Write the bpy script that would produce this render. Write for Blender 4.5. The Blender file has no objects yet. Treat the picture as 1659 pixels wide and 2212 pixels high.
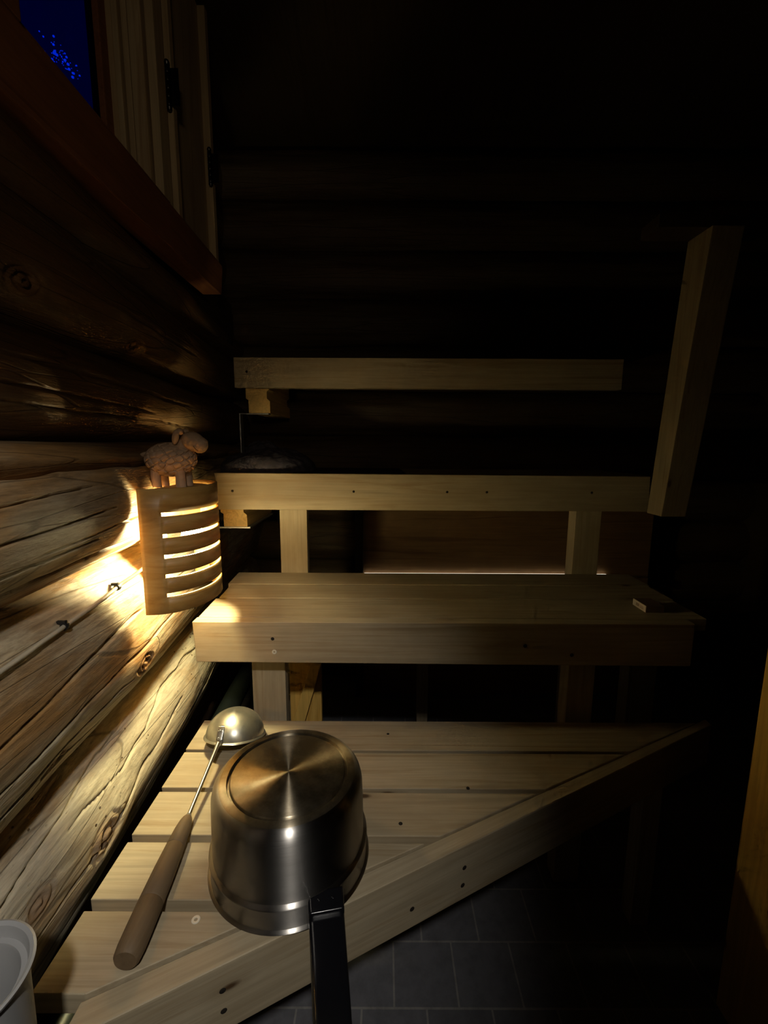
import bpy, bmesh, math, random
import numpy as np
from mathutils import Vector, Matrix
C = bpy.context.scene.collection
R = math.radians
H = 1.07                      # eye height; all lengths below are metres measured from the eye, z up, y into the room

# ------------------------------------------------------------------ camera, world, light, exposure
sc = bpy.context.scene
FPX = 950.0
cam_d = bpy.data.cameras.new('camera')
cam_d.sensor_fit = 'HORIZONTAL'; cam_d.sensor_width = 36.0
cam_d.lens = FPX / 1659.0 * 36.0
cam_d.clip_start = 0.02; cam_d.clip_end = 60
cam = bpy.data.objects.new('camera', cam_d); C.objects.link(cam)
pitch = math.atan(146.0 / FPX)
cam.matrix_world = (Matrix.Translation((0, 0, H)) @ Matrix.Rotation(R(90) - pitch, 4, 'X') @ Matrix.Rotation(0.005, 4, 'Z'))
sc.camera = cam

w = bpy.data.worlds.new('night'); sc.world = w; w.use_nodes = True
w.node_tree.nodes['Background'].inputs[0].default_value = (0.0, 0.0004, 0.02, 1)
w.node_tree.nodes['Background'].inputs[1].default_value = 0.7

LAMP_COL = (1.0, 0.86, 0.46)
LAMP_W = 545.0                # emission strength of the bulb's glass
FILL_W = 32.0                  # spot added behind the camera, standing in for light from that side
sc.view_settings.view_transform = 'Standard'
sc.view_settings.look = 'None'
sc.view_settings.exposure = 0.0
sc.view_settings.gamma = 1.0
sc.view_settings.use_curve_mapping = False
try:
    sc.cycles.use_denoising = True
    sc.cycles.sample_clamp_indirect = 4.0
    sc.cycles.use_adaptive_sampling = True; sc.cycles.adaptive_threshold = 0.05; sc.cycles.adaptive_min_samples = 12
    sc.cycles.max_bounces = 4; sc.cycles.diffuse_bounces = 3; sc.cycles.glossy_bounces = 2; sc.cycles.transmission_bounces = 3
    sc.cycles.caustics_reflective = False; sc.cycles.caustics_refractive = False
except Exception:
    pass

ld = bpy.data.lights.new('camera_side_fill', 'SPOT')
ld.energy = FILL_W; ld.color = (0.98, 0.93, 0.86); ld.spot_size = R(50); ld.spot_blend = 1.0; ld.shadow_soft_size = 0.03
lo = bpy.data.objects.new('camera_side_fill', ld); C.objects.link(lo)
lo.location = (0.06, -0.36, H + 0.60)
lo.rotation_euler = (Vector((-0.36, 0.60, H - 0.60)) - Vector(lo.location)).to_track_quat('-Z', 'Y').to_euler()

ld = bpy.data.lights.new('window_fill', 'SPOT')  # added fill spot, brightens the window mouldings and upper logs
ld.energy = 5.0; ld.color = (1.0, 0.80, 0.55); ld.spot_size = R(60); ld.spot_blend = 1.0; ld.shadow_soft_size = 0.08
lo = bpy.data.objects.new('window_fill', ld); C.objects.link(lo)
lo.location = (0.20, -0.70, H + 0.20)
lo.rotation_euler = (Vector((-0.52, 0.95, H + 0.42)) - Vector(lo.location)).to_track_quat('-Z', 'Y').to_euler()

# ------------------------------------------------------------------ material helpers
def newmat(name):
    m = bpy.data.materials.new(name); m.use_nodes = True
    nt = m.node_tree; nt.nodes.clear()
    out = nt.nodes.new('ShaderNodeOutputMaterial'); b = nt.nodes.new('ShaderNodeBsdfPrincipled')
    nt.links.new(b.outputs[0], out.inputs[0])
    return m, nt, b, out
def N(nt, t, **k):
    n = nt.nodes.new(t)
    for a, v in k.items(): setattr(n, a, v)
    return n
def math_n(nt, op, a, b=None, clamp=False):
    n = N(nt, 'ShaderNodeMath', operation=op); n.use_clamp = clamp
    for i, v in enumerate((a, b)):
        if v is None: continue
        if isinstance(v, (int, float)): n.inputs[i].default_value = v
        else: nt.links.new(v, n.inputs[i])
    return n.outputs[0]
def mixc(nt, fac, a, b, mode='MIX'):
    n = N(nt, 'ShaderNodeMix', data_type='RGBA', blend_type=mode)
    if isinstance(fac, (int, float)): n.inputs[0].default_value = fac
    else: nt.links.new(fac, n.inputs[0])
    for i, v in ((6, a), (7, b)):
        if isinstance(v, tuple): n.inputs[i].default_value = (*v, 1)
        else: nt.links.new(v, n.inputs[i])
    return n.outputs[2]
def ramp(nt, fac, stops):
    n = N(nt, 'ShaderNodeValToRGB')
    e = n.color_ramp.elements
    while len(e) < len(stops): e.new(0.5)
    for i, (p, c) in enumerate(stops):
        e[i].position = p; e[i].color = (*c, 1) if isinstance(c, tuple) else (c, c, c, 1)
    nt.links.new(fac, n.inputs[0]); return n.outputs[0]
def coords(nt, scale, rotz=0.0, rnd=True, off=(0, 0, 0)):
    tc = N(nt, 'ShaderNodeTexCoord')
    v = tc.outputs['Object']
    if rotz:
        r = N(nt, 'ShaderNodeMapping'); r.inputs['Rotation'].default_value = (0, 0, rotz)
        nt.links.new(v, r.inputs[0]); v = r.outputs[0]
    if rnd:
        oi = N(nt, 'ShaderNodeObjectInfo')
        mul = N(nt, 'ShaderNodeVectorMath', operation='MULTIPLY_ADD')
        cmb = N(nt, 'ShaderNodeCombineXYZ')
        for i in range(3): nt.links.new(math_n(nt, 'MULTIPLY', oi.outputs['Random'], (7.3, 5.1, 9.7)[i]), cmb.inputs[i])
        mul.inputs[1].default_value = (1, 1, 1)
        nt.links.new(v, mul.inputs[0]); nt.links.new(cmb.outputs[0], mul.inputs[2]); v = mul.outputs[0]
    mp = N(nt, 'ShaderNodeMapping'); mp.inputs['Scale'].default_value = scale; mp.inputs['Location'].default_value = off
    nt.links.new(v, mp.inputs[0])
    return mp.outputs[0]
def noise(nt, vec, scale, detail=4, rough=0.55, dist=0.0):
    n = N(nt, 'ShaderNodeTexNoise'); n.inputs['Scale'].default_value = scale
    n.inputs['Detail'].default_value = detail; n.inputs['Roughness'].default_value = rough
    n.inputs['Distortion'].default_value = dist
    nt.links.new(vec, n.inputs['Vector']); return n.outputs['Fac']
def bump(nt, b, h, strength, dist=0.002):
    n = N(nt, 'ShaderNodeBump'); n.inputs['Strength'].default_value = strength; n.inputs['Distance'].default_value = dist
    nt.links.new(h, n.inputs['Height']); nt.links.new(n.outputs[0], b.inputs['Normal'])

def planed(name, axis='x', rotz=0.0, light=(0.54, 0.45, 0.30), dark=(0.36, 0.26, 0.14), knots=True, rough=0.62):
    """planed softwood with grain along one axis"""
    m, nt, b, out = newmat(name)
    al, ac = 1.0, 22.0
    s = {'x': (al, ac, ac), 'y': (ac, al, ac), 'z': (ac, ac, al)}[axis]
    v = coords(nt, s, rotz)
    g1 = noise(nt, v, 1.6, 5, 0.6, 1.2)
    s2 = tuple(q * (6 if q > 2 else 3) for q in s)
    g2 = noise(nt, coords(nt, s2, rotz), 1.3, 3, 0.6)
    s3 = {'x': (5, 11, 11), 'y': (11, 5, 11), 'z': (11, 11, 5)}[axis]
    blot = noise(nt, coords(nt, s3, rotz), 0.9, 5, 0.6)
    c = ramp(nt, g1, [(0.30, dark), (0.47, light), (0.60, tuple(q * 0.9 for q in light)), (0.74, tuple(q * 0.75 for q in light))])
    c = mixc(nt, math_n(nt, 'MULTIPLY', ramp(nt, g2, [(0.35, 1.0), (0.6, 0.0)]), 0.22), c, tuple(q * 0.55 for q in dark))
    c = mixc(nt, ramp(nt, blot, [(0.38, 0.45), (0.62, 0.0)]), c, tuple(q * 0.95 for q in dark))
    hsum = math_n(nt, 'ADD', g1, math_n(nt, 'MULTIPLY', g2, 0.5))
    if knots:
        sk = {'x': (5.2, 13, 13), 'y': (13, 5.2, 13), 'z': (13, 13, 5.2)}[axis]
        vo = N(nt, 'ShaderNodeTexVoronoi'); vo.inputs['Scale'].default_value = 0.9
        nt.links.new(coords(nt, sk, rotz), vo.inputs['Vector'])
        k = ramp(nt, vo.outputs['Distance'], [(0.035, 1.0), (0.075, 0.0)])
        halo = ramp(nt, vo.outputs['Distance'], [(0.06, 0.4), (0.19, 0.0)])
        c = mixc(nt, halo, c, tuple(q * 0.7 for q in dark))
        c = mixc(nt, k, c, (0.10, 0.055, 0.025))
    nt.links.new(c, b.inputs['Base Color'])
    b.inputs['Roughness'].default_value = rough
    b.inputs['Specular IOR Level'].default_value = 0.35
    bump(nt, b, hsum, 0.25, 0.001)
    return m

def logmat(name, pale=(0.50, 0.42, 0.28), warm=(0.40, 0.215, 0.075), axis='y', holes=False, warmth=0.5, off=(0, 0, 0), rough=0.6, grime=0.65):
    m, nt, b, out = newmat(name)
    s = {'y': (26, 2.2, 26), 'x': (2.2, 26, 26)}[axis]
    sf = {'y': (120, 7, 120), 'x': (7, 120, 120)}[axis]
    sb = {'y': (9, 3.2, 9), 'x': (3.2, 9, 9)}[axis]
    g = noise(nt, coords(nt, s, 0, False, off), 1.5, 5, 0.62, 0.35)
    f = noise(nt, coords(nt, sf, 0, False, off), 1.0, 4, 0.7, 0.2)
    bl = noise(nt, coords(nt, sb, 0, False, off), 1.1, 4, 0.6, 0.2)
    mid = noise(nt, coords(nt, tuple(q * 2.5 for q in sb), 0, False, off), 3.0, 4, 0.7, 0.3)
    c = mixc(nt, ramp(nt, bl, [(0.27 + 0.22 * warmth, 1.0), (0.47 + 0.22 * warmth, 0.0)]), pale, warm)
    c = mixc(nt, ramp(nt, g, [(0.34, 0.45 * grime), (0.55, 0.0)]), c, tuple(q * 0.38 for q in warm))
    c = mixc(nt, ramp(nt, f, [(0.36, 0.85 * grime), (0.58, 0.0)]), c, (0.10, 0.06, 0.03))
    c = mixc(nt, ramp(nt, mid, [(0.32, 0.40 * grime), (0.48, 0.0)]), c, (0.13, 0.085, 0.04))
    # checks: thin drying cracks drawn as dark sunk lines
    w_ = N(nt, 'ShaderNodeTexVoronoi'); w_.feature = 'DISTANCE_TO_EDGE'; w_.inputs['Scale'].default_value = 1.0
    sc_ = {'y': (26, 0.8, 26), 'x': (0.8, 26, 26)}[axis]
    nt.links.new(coords(nt, sc_, 0, False, off), w_.inputs['Vector'])
    ck = ramp(nt, w_.outputs['Distance'], [(0.006, 1.0), (0.020, 0.0)])
    c = mixc(nt, math_n(nt, 'MULTIPLY', ck, 0.45), c, (0.05, 0.03, 0.015))
    h = math_n(nt, 'ADD', math_n(nt, 'MULTIPLY', g, 0.8), math_n(nt, 'MULTIPLY', f, 1.3))
    h = math_n(nt, 'ADD', h, math_n(nt, 'MULTIPLY', mid, 1.1))
    h = math_n(nt, 'SUBTRACT', h, math_n(nt, 'MULTIPLY', ck, 0.8))
    if holes:
        vo = N(nt, 'ShaderNodeTexVoronoi'); vo.inputs['Scale'].default_value = 75.0
        nt.links.new(coords(nt, (1, 0.8, 1), 0, False, off), vo.inputs['Vector'])
        hk = math_n(nt, 'MULTIPLY', ramp(nt, vo.outputs['Distance'], [(0.10, 1.0), (0.17, 0.0)]),
                    ramp(nt, noise(nt, coords(nt, (8, 5, 8), 0, False, off), 1.7, 2), [(0.50, 0.0), (0.60, 1.0)]))
        c = mixc(nt, hk, c, (0.09, 0.05, 0.02)); h = math_n(nt, 'SUBTRACT', h, math_n(nt, 'MULTIPLY', hk, 1.5))
    at = N(nt, 'ShaderNodeAttribute'); at.attribute_name = 'knot'
    c = mixc(nt, math_n(nt, 'MULTIPLY', at.outputs['Fac'], 0.7), c, (0.22, 0.105, 0.04))
    nt.links.new(c, b.inputs['Base Color'])
    b.inputs['Roughness'].default_value = rough
    b.inputs['Specular IOR Level'].default_value = 0.4
    bump(nt, b, h, 0.55, 0.0022)
    return m

def plain(name, col, rough=0.5, metal=0.0, spec=0.5, var=0.0, scale=20, bmp=0.0):
    m, nt, b, out = newmat(name)
    b.inputs['Roughness'].default_value = rough; b.inputs['Metallic'].default_value = metal
    b.inputs['Specular IOR Level'].default_value = spec
    n = noise(nt, coords(nt, (1, 1, 1)), scale, 5, 0.6)
    if var:
        c = mixc(nt, ramp(nt, n, [(0.35, 1.0), (0.65, 0.0)]), col, tuple(q * (1 - var) for q in col))
        nt.links.new(c, b.inputs['Base Color'])
    else: b.inputs['Base Color'].default_value = (*col, 1)
    if bmp: bump(nt, b, n, bmp, 0.002)
    return m

def brushed(name, col, stain=(0.12, 0.09, 0.05), rough=0.3, aniso=0.85, stains=0.5, metal=0.9, wear=0.15):
    m, nt, b, out = newmat(name)
    tg = N(nt, 'ShaderNodeTangent'); tg.direction_type = 'RADIAL'; tg.axis = 'Z'
    nt.links.new(tg.outputs[0], b.inputs['Tangent'])
    b.inputs['Metallic'].default_value = metal; b.inputs['Anisotropic'].default_value = aniso; b.inputs['Anisotropic Rotation'].default_value = 0.25
    n = noise(nt, coords(nt, (1, 1, 1)), 28, 6, 0.65)
    c = mixc(nt, ramp(nt, n, [(0.40, stains), (0.62, 0.0)]), col, stain)
    nt.links.new(c, b.inputs['Base Color'])
    n2 = noise(nt, coords(nt, (1, 1, 60)), 12, 3, 0.6)
    r = math_n(nt, 'ADD', math_n(nt, 'MULTIPLY', n2, 0.06), rough - 0.03)
    r = math_n(nt, 'ADD', r, math_n(nt, 'MULTIPLY', ramp(nt, n, [(0.4, wear), (0.6, 0.0)]), 1.0))
    nt.links.new(r, b.inputs['Roughness'])
    return m

def emit(name, col, s):
    m = bpy.data.materials.new(name); m.use_nodes = True; nt = m.node_tree; nt.nodes.clear()
    o = nt.nodes.new('ShaderNodeOutputMaterial'); e = nt.nodes.new('ShaderNodeEmission')
    e.inputs[0].default_value = (*col, 1); e.inputs[1].default_value = s
    nt.links.new(e.outputs[0], o.inputs[0]); return m

M = {}
M['board_x'] = planed('planed_board_lengthwise', 'x')
M['board_z'] = planed('planed_post', 'z')
M['board_y'] = planed('planed_bearer', 'y', light=(0.85, 0.58, 0.22), dark=(0.60, 0.36, 0.11), knots=False)
M['rail'] = planed('shade_toned_rail_wood', 'z', light=(0.38, 0.30, 0.18), dark=(0.26, 0.18, 0.09))  # bench wood toned down, the rail's shade put into its colour
M['board_diag'] = planed('planed_diagonal_board', 'x', rotz=-math.atan(0.5))
M['brace'] = planed('unweathered_brace', 'z', light=(0.88, 0.56, 0.14), dark=(0.65, 0.36, 0.07), knots=False)
M['trim'] = planed('window_casing_wood', 'z', light=(0.62, 0.47, 0.27), dark=(0.42, 0.28, 0.15), knots=False)
M['sill'] = planed('brown_sill_wood', 'y', light=(0.30, 0.12, 0.05), dark=(0.17, 0.06, 0.025), knots=False)
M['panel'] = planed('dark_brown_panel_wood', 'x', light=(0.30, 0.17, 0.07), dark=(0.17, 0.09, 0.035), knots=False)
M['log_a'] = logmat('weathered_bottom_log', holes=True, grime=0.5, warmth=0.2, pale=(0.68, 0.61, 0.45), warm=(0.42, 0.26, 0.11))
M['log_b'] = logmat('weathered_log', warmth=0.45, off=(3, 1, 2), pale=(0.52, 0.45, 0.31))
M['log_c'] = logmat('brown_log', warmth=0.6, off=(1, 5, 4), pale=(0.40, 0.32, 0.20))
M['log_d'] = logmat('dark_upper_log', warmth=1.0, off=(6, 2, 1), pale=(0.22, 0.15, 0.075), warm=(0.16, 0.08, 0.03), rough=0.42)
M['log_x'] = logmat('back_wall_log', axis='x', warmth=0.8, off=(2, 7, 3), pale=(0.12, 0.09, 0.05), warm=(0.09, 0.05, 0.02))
M['veneer_dark'] = plain('lamp_inner', (0.55, 0.4, 0.22), 0.6)
M['black'] = plain('black_bakelite', (0.006, 0.006, 0.008), 0.22, spec=0.5)
M['clip'] = plain('black_cable_clip', (0.010, 0.009, 0.009), 0.5)
M['cable'] = plain('pale_cable_sheath', (0.42, 0.37, 0.28), 0.45)
M['zinc'] = plain('galvanised_steel', (0.55, 0.56, 0.58), 0.35, 0.9, var=0.2)
M['hinge'] = plain('dark_hinge_steel', (0.06, 0.06, 0.06), 0.3, 1.0)
M['screw'] = plain('screw_head_steel', (0.92, 0.88, 0.74), 0.4, 0.2)
M['hole'] = plain('dark_hole', (0.015, 0.01, 0.006), 0.8)
M['pipe'] = plain('dark_green_pipe', (0.05, 0.065, 0.055), 0.35, 0.3, var=0.3, scale=30)
M['clay'] = plain('pale_terracotta', (0.72, 0.49, 0.32), 0.75, var=0.25, scale=60, bmp=0.1)
M['cloth'] = plain('dark_blue_cloth', (0.13, 0.12, 0.155), 0.95, spec=0.1, var=0.5, scale=45, bmp=0.5)
M['mat'] = plain('dark_bench_cloth', (0.04, 0.03, 0.035), 0.95, spec=0.1, var=0.3, scale=80, bmp=0.3)
M['tub'] = plain('pale_grey_plastic', (0.36, 0.36, 0.36), 0.4, spec=0.4)
M['card'] = plain('white_card', (0.62, 0.54, 0.48), 0.6, var=0.1, scale=90)
M['card_brown'] = plain('striker_brown', (0.20, 0.12, 0.08), 0.8)
M['ink'] = plain('faded_print', (0.30, 0.22, 0.17), 0.7)
M['steel'] = brushed('brushed_pan_steel', (0.44, 0.42, 0.39), rough=0.34, aniso=0.98, stains=0.1, metal=1.0, wear=0.0)
M['steel_base'] = brushed('worn_pan_base_steel', (0.40, 0.34, 0.24), stain=(0.10, 0.075, 0.04), rough=0.33, aniso=0.98, stains=0.6, metal=0.95, wear=0.01)
M['ladle'] = brushed('ladle_steel', (0.66, 0.64, 0.55), stain=(0.35, 0.31, 0.2), rough=0.3, aniso=0.3, stains=0.4)
M['rod'] = plain('ladle_rod_steel', (0.72, 0.68, 0.58), 0.28, 1.0)
M['handle'] = planed('worn_wooden_handle', 'y', light=(0.22, 0.15, 0.085), dark=(0.15, 0.095, 0.045), knots=False)
M['bulb'] = emit('lit_bulb', LAMP_COL, LAMP_W)
M['strip_glow'] = emit('bright_line_glow', (1.0, 0.90, 0.72), 1.4)  # glow added for the bright line, also lights the panel above it
M['blue'] = emit('blue_outdoor_light', (0.0, 0.03, 1.0), 0.55)
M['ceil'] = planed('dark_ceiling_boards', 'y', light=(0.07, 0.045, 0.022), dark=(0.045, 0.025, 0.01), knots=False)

# veneer shade: thin birch veneer that lets a little light through
m, nt, b, out = newmat('bent_veneer')
v = coords(nt, (6, 6, 26)); g = noise(nt, v, 1.4, 5, 0.6, 1.5)
cc = ramp(nt, g, [(0.3, (0.38, 0.19, 0.045)), (0.5, (0.50, 0.28, 0.075)), (0.7, (0.58, 0.36, 0.13))])
nt.links.new(cc, b.inputs['Base Color']); b.inputs['Roughness'].default_value = 0.45
tr = N(nt, 'ShaderNodeBsdfTranslucent'); nt.links.new(mixc(nt, 1.0, cc, (0.9, 0.55, 0.18), 'MULTIPLY'), tr.inputs[0])
mx = N(nt, 'ShaderNodeMixShader'); mx.inputs[0].default_value = 0.04
nt.links.new(b.outputs[0], mx.inputs[1]); nt.links.new(tr.outputs[0], mx.inputs[2]); nt.links.new(mx.outputs[0], out.inputs[0])
M['veneer'] = m
# window glass
m, nt, b, out = newmat('window_glass')
b.inputs['Transmission Weight'].default_value = 1.0; b.inputs['Roughness'].default_value = 0.02; b.inputs['IOR'].default_value = 1.02
b.inputs['Base Color'].default_value = (0.9, 0.93, 1, 1); M['glass'] = m
# floor pavers
m, nt, b, out = newmat('grey_floor_blocks')
bt = N(nt, 'ShaderNodeTexBrick'); nt.links.new(coords(nt, (1, 1, 1), 0, False, (-0.012, -0.01, 0)), bt.inputs['Vector'])
bt.inputs['Scale'].default_value = 1.0; bt.inputs['Brick Width'].default_value = 0.125; bt.inputs['Row Height'].default_value = 0.115
bt.inputs['Mortar Size'].default_value = 0.0022; bt.inputs['Color1'].default_value = (0.17, 0.17, 0.185, 1)
bt.inputs['Color2'].default_value = (0.14, 0.14, 0.155, 1); bt.inputs['Mortar'].default_value = (0.30, 0.29, 0.27, 1)
bt.inputs['Bias'].default_value = 0.0; bt.inputs['Mortar Smooth'].default_value = 0.3
n = noise(nt, coords(nt, (1, 1, 1)), 30, 6, 0.7)
nt.links.new(mixc(nt, ramp(nt, n, [(0.3, 0.5), (0.6, 0.0)]), bt.outputs[0], (0.07, 0.07, 0.075)), b.inputs['Base Color'])
b.inputs['Roughness'].default_value = 0.8; bump(nt, b, n, 0.3); M['floor'] = m

# ------------------------------------------------------------------ object helpers
def tag(o, label=None, cat=None, group=None, kind=None):
    if label: o['label'] = label
    if cat: o['category'] = cat
    if group: o['group'] = group
    if kind: o['kind'] = kind
    return o
def empty(name, loc, label=None, cat=None, group=None, kind=None):
    o = bpy.data.objects.new(name, None); C.objects.link(o)
    o.location = (loc[0], loc[1], loc[2] + H); o.empty_display_size = 0.05
    o['_w'] = 0; del o['_w']
    WL[o.name] = Vector(o.location)
    return tag(o, label, cat, group, kind)
WL = {}
class MB:
    """collects shapes in eye coordinates, then links them as one mesh object"""
    def __init__(s): s.bm = bmesh.new()
    def _merge(s, b2):
        me = bpy.data.meshes.new('tmp'); b2.to_mesh(me); b2.free(); s.bm.from_mesh(me); bpy.data.meshes.remove(me)
    def hexa(s, p, bev=0.0, seg=2):
        b2 = bmesh.new(); v = [b2.verts.new(q) for q in p]
        for f in ((0, 3, 2, 1), (4, 5, 6, 7), (0, 1, 5, 4), (1, 2, 6, 5), (2, 3, 7, 6), (3, 0, 4, 7)): b2.faces.new([v[i] for i in f])
        bmesh.ops.recalc_face_normals(b2, faces=b2.faces[:])
        if bev: bmesh.ops.bevel(b2, geom=b2.edges[:], offset=bev, segments=seg, affect='EDGES', profile=0.7)
        s._merge(b2); return s
    def box(s, x0, x1, y0, y1, z0, z1, bev=0.0015, seg=2):
        return s.hexa([(x0, y0, z0), (x1, y0, z0), (x1, y1, z0), (x0, y1, z0), (x0, y0, z1), (x1, y0, z1), (x1, y1, z1), (x0, y1, z1)], bev, seg)
    def prism(s, poly, a0, a1, ax='z', bev=0.0015, seg=2):
        b2 = bmesh.new()
        mk = {'z': lambda p, a: (p[0], p[1], a), 'y': lambda p, a: (p[0], a, p[1]), 'x': lambda p, a: (a, p[0], p[1])}[ax]
        lo_ = [b2.verts.new(mk(p, a0)) for p in poly]; hi = [b2.verts.new(mk(p, a1)) for p in poly]
        b2.faces.new(lo_); b2.faces.new(hi)
        n = len(poly)
        for i in range(n): b2.faces.new([lo_[i], lo_[(i + 1) % n], hi[(i + 1) % n], hi[i]])
        bmesh.ops.recalc_face_normals(b2, faces=b2.faces[:])
        if bev: bmesh.ops.bevel(b2, geom=b2.edges[:], offset=bev, segments=seg, affect='EDGES', profile=0.7)
        s._merge(b2); return s
    def lathe(s, prof, c=(0, 0, 0), n=64, mat=None, close=False):
        b2 = bmesh.new(); rings = []
        for r, z in prof:
            if r < 1e-6: rings.append([b2.verts.new((0, 0, z))])
            else: rings.append([b2.verts.new((r * math.cos(2 * math.pi * k / n), r * math.sin(2 * math.pi * k / n), z)) for k in range(n)])
        pairs = list(zip(rings[:-1], rings[1:]))
        if close: pairs.append((rings[-1], rings[0]))
        for a, b_ in pairs:
            if len(a) == 1 and len(b_) == 1: continue
            for k in range(n):
                k2 = (k + 1) % n
                if len(a) == 1: b2.faces.new([a[0], b_[k], b_[k2]])
                elif len(b_) == 1: b2.faces.new([a[k], a[k2], b_[0]])
                else: b2.faces.new([a[k], a[k2], b_[k2], b_[k]])
        bmesh.ops.recalc_face_normals(b2, faces=b2.faces[:])
        if mat is not None: bmesh.ops.transform(b2, matrix=mat, verts=b2.verts[:])
        bmesh.ops.translate(b2, vec=Vector(c), verts=b2.verts[:])
        s._merge(b2); return s
    def tube(s, pts, rad, n=16, caps=True):
        P = [Vector(p) for p in pts]; b2 = bmesh.new(); rings = []
        up = Vector((0.13, 0.31, 0.94)).normalized()
        for i, p in enumerate(P):
            t = (P[min(i + 1, len(P) - 1)] - P[max(i - 1, 0)]).normalized()
            a = t.cross(up).normalized(); b_ = a.cross(t)
            r = rad[i] if isinstance(rad, (list, tuple)) else rad
            rings.append([b2.verts.new(p + a * r * math.cos(2 * math.pi * k / n) + b_ * r * math.sin(2 * math.pi * k / n)) for k in range(n)])
        for a, b_ in zip(rings[:-1], rings[1:]):
            for k in range(n): b2.faces.new([a[k], a[(k + 1) % n], b_[(k + 1) % n], b_[k]])
        if caps: b2.faces.new(rings[0]); b2.faces.new(rings[-1])
        bmesh.ops.recalc_face_normals(b2, faces=b2.faces[:])
        s._merge(b2); return s
    def ell(s, c, r, rot=None, sub=3):
        b2 = bmesh.new(); bmesh.ops.create_icosphere(b2, subdivisions=sub, radius=1)
        mt = Matrix.Translation(c) @ (rot if rot is not None else Matrix.Identity(4)) @ Matrix.Diagonal((*r, 1))
        bmesh.ops.transform(b2, matrix=mt, verts=b2.verts[:]); s._merge(b2); return s
    def build(s, name, mat, parent=None, smooth=None, origin=None, **kw):
        co = np.array([v.co[:] for v in s.bm.verts])
        lo_, hi = co.min(0), co.max(0)
        o3 = Vector(origin) if origin is not None else Vector(((lo_[0] + hi[0]) / 2, (lo_[1] + hi[1]) / 2, lo_[2]))
        bmesh.ops.translate(s.bm, vec=-o3, verts=s.bm.verts[:])
        me = bpy.data.meshes.new(name); s.bm.to_mesh(me); s.bm.free()
        me.materials.append(mat)
        if smooth is not None:
            me.shade_smooth()
            if smooth < 180: me.set_sharp_from_angle(angle=R(smooth))
        o = bpy.data.objects.new(name, me); C.objects.link(o)
        W = Vector((o3[0], o3[1], o3[2] + H)); WL[o.name] = W
        if parent is not None: o.parent = parent; o.location = W - WL[parent.name]
        else: o.location = W
        return tag(o, **kw)

# ------------------------------------------------------------------ room shell
XW = lambda y: -0.09 * (y - 0.80)          # the log wall runs slightly away to the left
rng = np.random.RandomState(7)
def smooth_noise(u, v, seed):
    r = np.random.RandomState(seed); G = r.rand(257, 257)
    iu = np.floor(u).astype(int); iv = np.floor(v).astype(int)
    fu = u - iu; fv = v - iv; fu = fu * fu * (3 - 2 * fu); fv = fv * fv * (3 - 2 * fv)
    a = G[iu % 257, iv % 257]; b_ = G[(iu + 1) % 257, iv % 257]; c = G[iu % 257, (iv + 1) % 257]; d = G[(iu + 1) % 257, (iv + 1) % 257]
    return (a * (1 - fu) + b_ * fu) * (1 - fv) + (c * (1 - fu) + d * fu) * fv - 0.5
def fbm(u, v, seed, octv=4):
    s = 0; amp = 1
    for k in range(octv): s = s + amp * smooth_noise(u * 2 ** k + 13.7 * k, v * 2 ** k + 5.1 * k, seed + k); amp *= 0.5
    return s
LOGS = {  # zc, half height, front x, depth radius, flatness
    1: (-0.605, 0.142, -0.447, 0.130, 1.0), 2: (-0.336, 0.152, -0.437, 0.105, 1.0),
    3: (-0.104, 0.102, -0.430, 0.105, 0.80), 4: (0.078, 0.084, -0.472, 0.10, 0.9),
    5: (0.248, 0.090, -0.470, 0.10, 0.9), 6: (0.375, 0.06, -0.485, 0.08, 0.9)}
def log_x(i, y, z):
    zc, hz, xf, rx, fl = LOGS[i]; s = max(-1, min(1, (z - zc) / hz))
    return xf - rx + rx * (1 - s * s) ** (0.5 * fl) + XW(y)
SURF = {}
def surf_x(i, y, z):
    X_, Y_, Z_ = SURF[i]
    m_ = (np.abs(Y_ - y) < 0.006) & (np.abs(Z_ - z) < 0.006)
    return float(X_[m_].max())
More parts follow.
